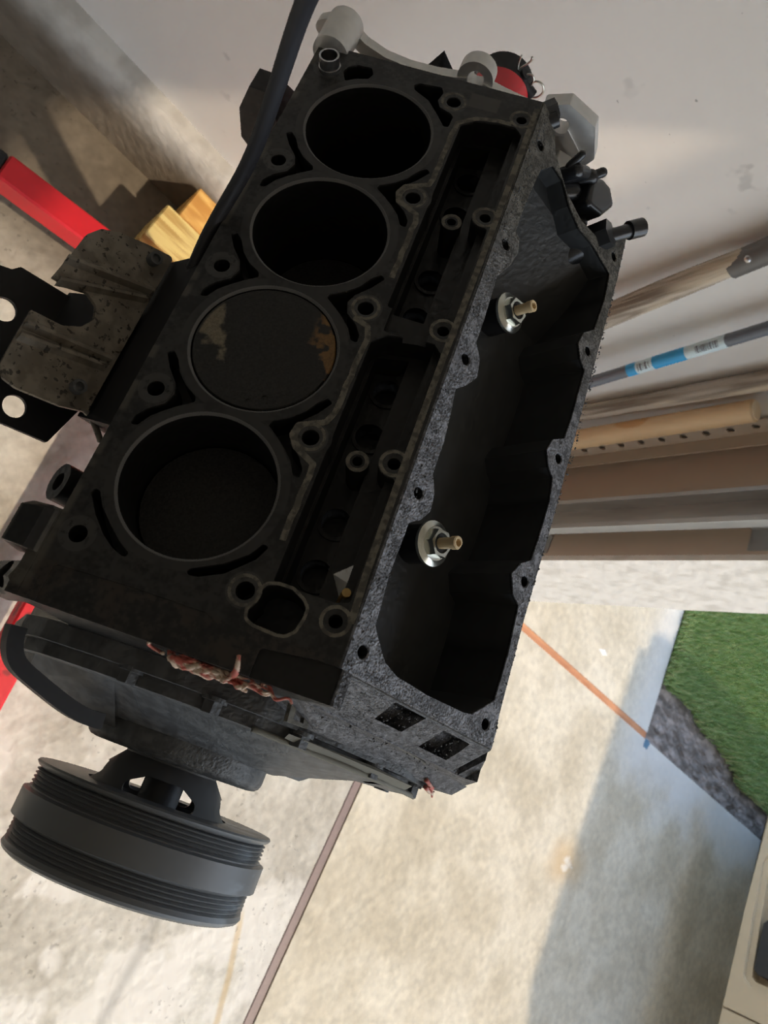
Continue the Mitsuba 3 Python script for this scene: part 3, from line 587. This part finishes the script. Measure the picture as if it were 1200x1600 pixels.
fit = blob(((196, 38, 222), 14), ((204, 40, 240), 12)) + rod((206, 40, 220), (214, 44, 264), 13, 6) + rod((213, 46, 254), (236, 66, 270), 6.5, 28) + rod((233, 63, 268), (243, 72, 275), 8.6, 28)
fit -= rod((236, 66, 270), (246, 75, 277), 5.5, 24)
add('hose_fitting', fit, 'm_grease', EB, eng=True, smooth=30, label='black angled hose fitting')
# steel tube rising past the deck's outer edge
add('dipstick_tube', tube(spline([(52, -312, 390), (70, -295, 320), (81, -281, 266), (82, -265, 227), (74, -245, 184), (62, -230, 147), (45, -222, 118), (30, -216, 98), (14, -208, 78), (0, -200, 60)], 40), np.linspace(6.8, 5.0, 40), 20), 'm_dark_tube', EB, eng=True, smooth=True, label='long dark metal tube running along the outer edge of the deck and out of frame')

# ------------------------------------------------------------------ engine stand
ES = 'engine_stand'
lab(ES, 'red steel engine stand carrying the block', 'engine stand')
yaw = EA[:, 0] * [1, 1, 0]; yaw /= np.linalg.norm(yaw)          # direction of the crank, rearwards, on the floor
side = np.array([yaw[1], -yaw[0], 0])                            # across, towards the door
hd = EA @ np.array([450, -8, 95]) / 1000 + ET
def beam(a, b, w, h, ch=.004):
    a, b = np.array(a, float), np.array(b, float); L = np.linalg.norm(b - a)
    m = box(-w / 2, -h / 2, 0, w / 2, h / 2, L, ch); d = (b - a) / L
    m.apply_transform(frame_to(d, a, np.cross(d, [0, 0, 1]) if abs(d[2]) < .9 else side)); return m
cb = np.array([-.156, .748, .132]); ce = cb + side * .80
add('cross_bar', beam(cb, ce, .054, .056), 'm_red', ES, smooth=False, label='red square rear cross bar on the floor')
lb = np.array([hd[0], cb[1] + .03, .098]); 
lf = np.array([.358, .09, .098]) - yaw * .42
lst = np.array([.358, .09, .098]) + yaw * .64
add('leg', beam(lst, lf, .056, .056), 'm_red', ES, label='red square leg running under the block')
pb = np.array([hd[0] + .01, hd[1] - .02, .12])
add('post', beam(pb, pb + [0, 0, hd[2] - .17], .06, .06), 'm_red', ES)
u3 = EA[:, 0]
add('head_tube', lathe([(0, 0), (.034, 0), (.034, .13), (0, .13)], hd - u3 * .125, u3, 48), 'm_red', ES, smooth=35)
add('head_collar', lathe([(0, 0), (.0325, 0), (.0325, .034), (.029, .037), (0, .037)], hd + u3 * .0, u3, 48), 'm_rubber', ES, smooth=35, label='black collar at the end of the head tube')
e2 = lambda x, y, z: EA @ np.array([x, y, z], float) / 1000 + ET
pm = prism(poly([(-70, 40), (70, 40), (70, 150), (-70, 150)], 10), 318, 328, FRONT)
for y, z, y2, z2 in ((-60, 140, -98, 176), (60, 140, 100, 175), (-60, 60, -150, 0), (60, 60, 150, 0)):
    pm += hullp([(x, y + d, z - d) for x in (300, 326) for d in (-12, 12)], [(x, y2 + d, z2 - d) for x in (298, 316) for d in (-8, 8)])
k = add('mounting_head', pm, 'm_black_steel', ES, eng=True, label='black mounting head and arms')
add('arm_tip', hullp([(332, -126, 153), (332, -122, 116), (332, -90, 145), (322, -114, 124), (322, -102, 136), (322, -116, 138)]), 'm_black_steel', ES, eng=True)
add('lock_pin', rod((465, -6, 112), (465, -9, 131), 6, 20) + rod((465, -12, 121), (465, 16, 123), 6.5, 20), 'm_black_steel', ES, eng=True, smooth=30)
HC = lambda *p: tube(spline([(465, y, z) for y, z in p], 24), 1.2, 8)
add('hairpin_clip', [HC(*q) for q in (((-29, 138), (-20, 127), (-12, 122)), ((-22, 147), (-18, 134), (-17, 127), (-8, 126)), ((-8, 128), (-2, 136), (3, 133), (3, 122)), ((3, 130), (12, 140), (18, 137), (21, 128), (18, 121), (8, 118)))], 'm_zinc', ES, eng=True, smooth=True, label='bent wire clip')
def caster(o, parent):
    o = np.array(o, float)
    c = add('caster', [box(o[0] - .022, o[1] - .028, .076, o[0] + .022, o[1] + .028, .082), box(o[0] - .03, o[1] - .021, .03, o[0] + .02, o[1] - .018, .078), box(o[0] - .03, o[1] + .018, .03, o[0] + .02, o[1] + .021, .078)], 'm_black_steel', parent)
    add('wheel', lathe([(0, -.014), (.031, -.014), (.034, -.010), (.034, .010), (.031, .014), (0, .014)], o * [1, 1, 0] + [-.012, 0, .034], (0, 1, 0), 32), 'm_rubber', c, smooth=30)
for o in (cb - side * .012, ce): caster(o, ES)
add('end_block', beam(cb - side * .045, cb - side * .001, .05, .05), 'm_rubber', ES, label='dark end piece of the cross bar')
caster(lf + yaw * .03, ES)
for x, y, _ in (cb - side * .012, ce): add('spacer', box(x - .02, y - .02, .080, x + .02, y + .02, .106), 'm_black_steel', ES)

# ------------------------------------------------------------------ lumber on the floor beside the footing
lab(add('wood_block', box(.093, .855, 0, .40, .947, .14, .003), 'm_lumber'), 'yellowish sawn wood block with greenish grain, nearer the red stand bar', 'wood block')
lab(add('wood_block', box(.122, .953, 0, .46, 1.043, .128, .003), 'm_lumber_orange'), 'orange wood block against the concrete footing, behind the yellowish one', 'wood block')

# ------------------------------------------------------------------ tools leaning on the side wall
def up(p0, p1, s): return np.array(p0) + (np.array(p1) - np.array(p0)) * s
sh = 'shovel'; a, b = np.array([.842, 1.018, .01]), np.array([.752, 1.078, 1.07])
d = (b - a) / np.linalg.norm(b - a)
zs = np.linspace(0, 1, 30)
add('handle', tube([up(a, b, s) + np.array([.006 * math.sin(s * 6), 0, 0]) for s in zs], [.0225 - .005 * max(0, (s - .75) / .25) + .002 * math.sin(s * 9) for s in zs], 20), 'm_old_wood', sh, smooth=True)
so = b - d * .055
k = add('socket', lathe([(.0185, 0), (.0215, 0), (.0235, .30), (.0, .30)], so, d, 32), 'm_dark_steel', sh, smooth=30, label='dark steel socket with a rivet')
nrm = np.array([-.55, -.82, .1]); nrm /= np.linalg.norm(nrm)
add('rivet', lathe([(0, .003), (.004, .0025), (.0065, 0), (.0, 0)], so + d * .035 + nrm * .0205, nrm, 20), 'm_steel', k, smooth=40)
bl = so + d * .28
bld = Polygon([(-.11, 0), (.11, 0), (.115, .14), (.08, .24), (0, .29), (-.08, .24), (-.115, .14)])
bm = trimesh.creation.extrude_polygon(bld, .003); bm.apply_transform(frame_to((0, -1, .06), bl, (1, 0, 0))); 
Mx = np.eye(4); Mx[:3, 0] = [1, 0, 0]; Mx[:3, 1] = d; Mx[:3, 2] = np.cross([1, 0, 0], d); Mx[:3, 3] = bl
bm = trimesh.creation.extrude_polygon(bld, .003); bm.apply_transform(Mx)
add('blade', bm, 'm_galv', sh)
lab(sh, 'weathered wooden tool handle with a dark riveted steel socket at its top, against the wall', 'shovel')

rk = 'broom_handle'; a, b = np.array([.9575, 1.03, .01]), np.array([.880, 1.085, 1.42])
d = (b - a) / np.linalg.norm(b - a)
add('pole', tube([a, up(a, b, .5), b], .0125, 24), 'm_grey_paint', rk, smooth=True)
add('end_cap', lathe([(0, 0), (.014, 0), (.014, .03), (.008, .036), (0, .036)], b - d * .02, d, 24), 'm_rubber', rk, smooth=35)
def at_z(z): return a + (b - a) * (z - a[2]) / (b[2] - a[2])
def sleeve(z0, z1, m, r=.0129, lb=None):
    p, q = at_z(z0), at_z(z1); g = trimesh.creation.cylinder(r, np.linalg.norm(q - p), sections=32); g.apply_transform(frame_to(d, (p + q) / 2)); return g
k = add('sticker', sleeve(.735, .945, None), 'm_sticker_pale', rk, smooth=30, label='blue and white product sticker')
add('blue_band', sleeve(.735, .757, None, .0132), 'm_sticker_blue', k, smooth=30)
add('blue_band', sleeve(.795, .865, None, .0132), 'm_sticker_blue', k, smooth=30)
nv = np.array([-.62, -.75, 0]); nv -= d * (nv @ d); nv /= np.linalg.norm(nv); tv = np.cross(d, nv)
def marks(zlist, wid, off=0.0):
    out = []
    for z0, z1 in zlist:
        p, q = at_z(z0), at_z(z1); L = np.linalg.norm(q - p); ang = np.linspace(-wid, wid, 7) + off
        V = []
        for c in (p, q):
            for g in ang: V.append(c + (nv * math.cos(g) + tv * math.sin(g)) * .01335)
        n = len(ang); F = [(i, i + 1, n + i) for i in range(n - 1)] + [(i + 1, n + i + 1, n + i) for i in range(n - 1)]
        out.append(trimesh.Trimesh(np.array(V), np.array(F), process=False))
    return out
r = np.random.default_rng(3); bars = []; z = .888
while z < .932:
    w = .0012 + .0022 * r.random(); bars.append((z, z + w)); z += w + .0012 + .002 * r.random()
add('barcode', marks(bars, .55), 'm_sticker_ink', k)
add('barcode', marks([(.762, .764), (.767, .771), (.774, .775), (.779, .783), (.787, .7885)], .6), 'm_sticker_ink', k)
lab(rk, 'grey metal broom handle with a blue and white sticker, leaning between two wooden handles', 'handle')

a, b = np.array([1.034, 1.084, .01]), np.array([1.050, 1.089, 1.46])
lab(add('wooden_shaft', tube([up(a, b, s) for s in np.linspace(0, 1, 20)], [.019 + .001 * math.sin(s * 12) for s in np.linspace(0, 1, 20)], 18), 'm_old_wood', smooth=True), 'grey weathered wooden shaft standing against the wall behind the pale dowel', 'shaft')
a, b = np.array([1.066, 1.020, .01]), np.array([1.092, 1.058, .925]); d = (b - a) / np.linalg.norm(b - a)
L = np.linalg.norm(b - a)
add('end_face', lathe([(0, L + .0008), (.0198, L + .0008), (.0205, L - .001), (0, L - .001)], a, d, 40), 'm_wood_end', 'wooden_dowel', label='pale round cut end')
add('shaft', lathe([(0, 0), (.022, 0), (.0235, .003), (.0235, L - .004), (.0205, L), (0, L)], a, d, 40), 'm_new_wood', 'wooden_dowel', smooth=25)
lab('wooden_dowel', 'pale new wooden dowel with a round cut end, lowest of the leaning handles', 'dowel')

# ------------------------------------------------------------------ door track with its perforated angle
ang = Polygon([(1.165, 0), (1.205, 0), (1.205, 1.9), (1.165, 1.9)])
for z in np.arange(.06, 1.88, .0545): ang = ang.difference(Point(1.184, z).buffer(.0085))
am = trimesh.creation.extrude_polygon(ang, .003); am.apply_transform(np.array([[1, 0, 0, 0], [0, 0, 1, WY - .012], [0, 1, 0, 0], [0, 0, 0, 1.0]]))
lab(add('perforated_angle', [am, box(1.205, WY - .045, 0, 1.2085, WY - .001, 1.9)], 'm_tan_wall'), 'perforated metal strip with a row of round holes, upright beside the wall corner', 'metal strip')
tr = 'door_track'
prof = [(1.150, .912), (1.150, .902), (1.153, .902), (1.153, .909), (1.192, .909), (1.192, .850), (1.160, .850), (1.160, .838), (1.163, .838), (1.163, .846), (1.196, .846), (1.196, .912)]
tm = trimesh.creation.extrude_polygon(Polygon(prof), 2.15)
add('rail', [tm], 'm_galv', tr, smooth=False)
for z in (.35, .9, 1.5): add('bracket', [box(1.196, .868, z, 1.239, .872, z + .05), box(1.2375, .82, z, FX, .872, z + .05)], 'm_galv', tr)
lab(tr, 'galvanised steel garage door track standing beside the door opening', 'door track')

# ------------------------------------------------------------------ beige car nosed up to the garage
car = 'car'; lab(car, 'beige car parked on the driveway, only a bumper corner in view', 'car')
def slab(prof, y0, y1):
    m = trimesh.creation.extrude_polygon(Polygon(prof).buffer(.03, quad_segs=4), y1 - y0); m.apply_transform(np.array([[1, 0, 0, 0], [0, 0, 1, y0], [0, 1, 0, 0], [0, 0, 0, 1.0]])); return m
BX = 2.95
bp = m3.Manifold.hull_points(np.array([(x, y, z) for x, y in ((BX, -.80), (BX - .02, -.4), (BX - .02, .42), (BX + .005, .78), (BX + .06, .875), (BX + .5, .90), (BX + .5, -.90), (BX + .06, -.86)) for z in (.285, .60)] +
      [(x, y, z) for x, y in ((BX + .03, -.78), (BX + .02, .0), (BX + .03, .76), (BX + .5, .88), (BX + .5, -.88)) for z in (.265, .64)]))
g = Polygon([(.225, .345), (.60, .325), (.62, .335), (.63, .47), (.60, .50), (.24, .50), (.215, .48), (.215, .36)])
rec = m3.Manifold.extrude(cs(g.buffer(.02)), .03).transform(np.array([[0, 0, 1, BX - .03], [1, 0, 0, 0], [0, 1, 0, 0.0]])) + m3.Manifold.extrude(cs(g), .09).transform(np.array([[0, 0, 1, BX - .03], [1, 0, 0, 0], [0, 1, 0, 0.0]]))
seam = mbox(BX - .05, -.8, .452, BX + .012, .10, .458) + mbox(BX - .05, .098, .26, BX + .012, .104, .458)
k = add('bumper', bp - rec - seam, 'm_beige_paint', car, smooth=25, label='beige bumper with a recess')
add('recess_panel', m3.Manifold.extrude(cs(Polygon([(.25, .352), (.40, .352), (.42, .368), (.42, .44), (.40, .455), (.25, .455), (.238, .44), (.238, .368)])), .06).transform(np.array([[0, 0, 1, BX - .012], [1, 0, 0, 0], [0, 1, 0, 0.0]])), 'm_grille', k)
def carpart(sec):
    return m3.Manifold.hull_points(np.array([(x, sgn * y, z) for x, y, z in sec for sgn in (-1, 1)], float))
lo_ = carpart([(BX + .10, .80, .34), (BX + .06, .78, .62), (BX + .09, .80, .95), (BX + .16, .84, .98), (BX + .25, .885, .80), (BX + .25, .885, .40), (BX + 4.3, .885, .40), (BX + 4.3, .885, .80), (BX + 4.45, .78, .90), (BX + 4.5, .78, .40), (BX + 3.4, .86, 1.0)])
hi_ = carpart([(BX + .12, .80, .96), (BX + .34, .74, 1.42), (BX + .56, .70, 1.66), (BX + .70, .70, 1.70), (BX + 2.4, .70, 1.735), (BX + 3.3, .80, 1.02), (BX + .3, .86, .98), (BX + 3.1, .86, 1.0)])
k2 = add('body', lo_ + hi_, 'm_beige_paint', car, smooth=25)
ws = trimesh.convex.convex_hull(np.array([(BX + .165, -.66, 1.06), (BX + .165, .66, 1.06), (BX + .42, -.60, 1.60), (BX + .42, .60, 1.60), (BX + .24, -.66, 1.04), (BX + .24, .66, 1.04), (BX + .5, -.60, 1.58), (BX + .5, .60, 1.58)]))
ws.apply_translation((-.005, 0, .01)); add('window', ws, 'm_glass_dark', car)
for x in (BX + .82, BX + 3.55):
    for y in (-.80, .80):
        w = add('wheel', lathe([(.19, -.10), (.31, -.10), (.335, -.07), (.335, .07), (.31, .10), (.19, .10), (.19, -.10)], (x, y, .335), (0, 1, 0), 48), 'm_rubber', car, smooth=30)
        add('rim', lathe([(0, -.07), (.19, -.09), (.19, .09), (0, .07)], (x, y, .335), (0, 1, 0), 32), 'm_steel', w, smooth=30)

# ------------------------------------------------------------------ small things on the driveway
lf_ = trimesh.convex.convex_hull(np.array([(-.03, 0, .001), (.03, .004, .001), (0, .012, .004), (0, -.012, .001), (.012, .0, .009)])); lf_.apply_translation((2.10, .96, 0))
lab(add('dry_leaf', lf_, 'm_pale_leaf'), 'small white scrap on the concrete beside the rusty joint', 'scrap')
bt = trimesh.convex.convex_hull(np.array([(-.014, -.016, 0), (.014, -.018, 0), (.016, .016, 0), (-.014, .016, 0), (0, 0, .016), (-.008, .01, .014)])); bt.apply_translation((2.515, .80, 0))
lab(add('plastic_bit', bt, 'm_blue'), 'tiny blue bit at the corner of the slab beside the soil', 'bit')
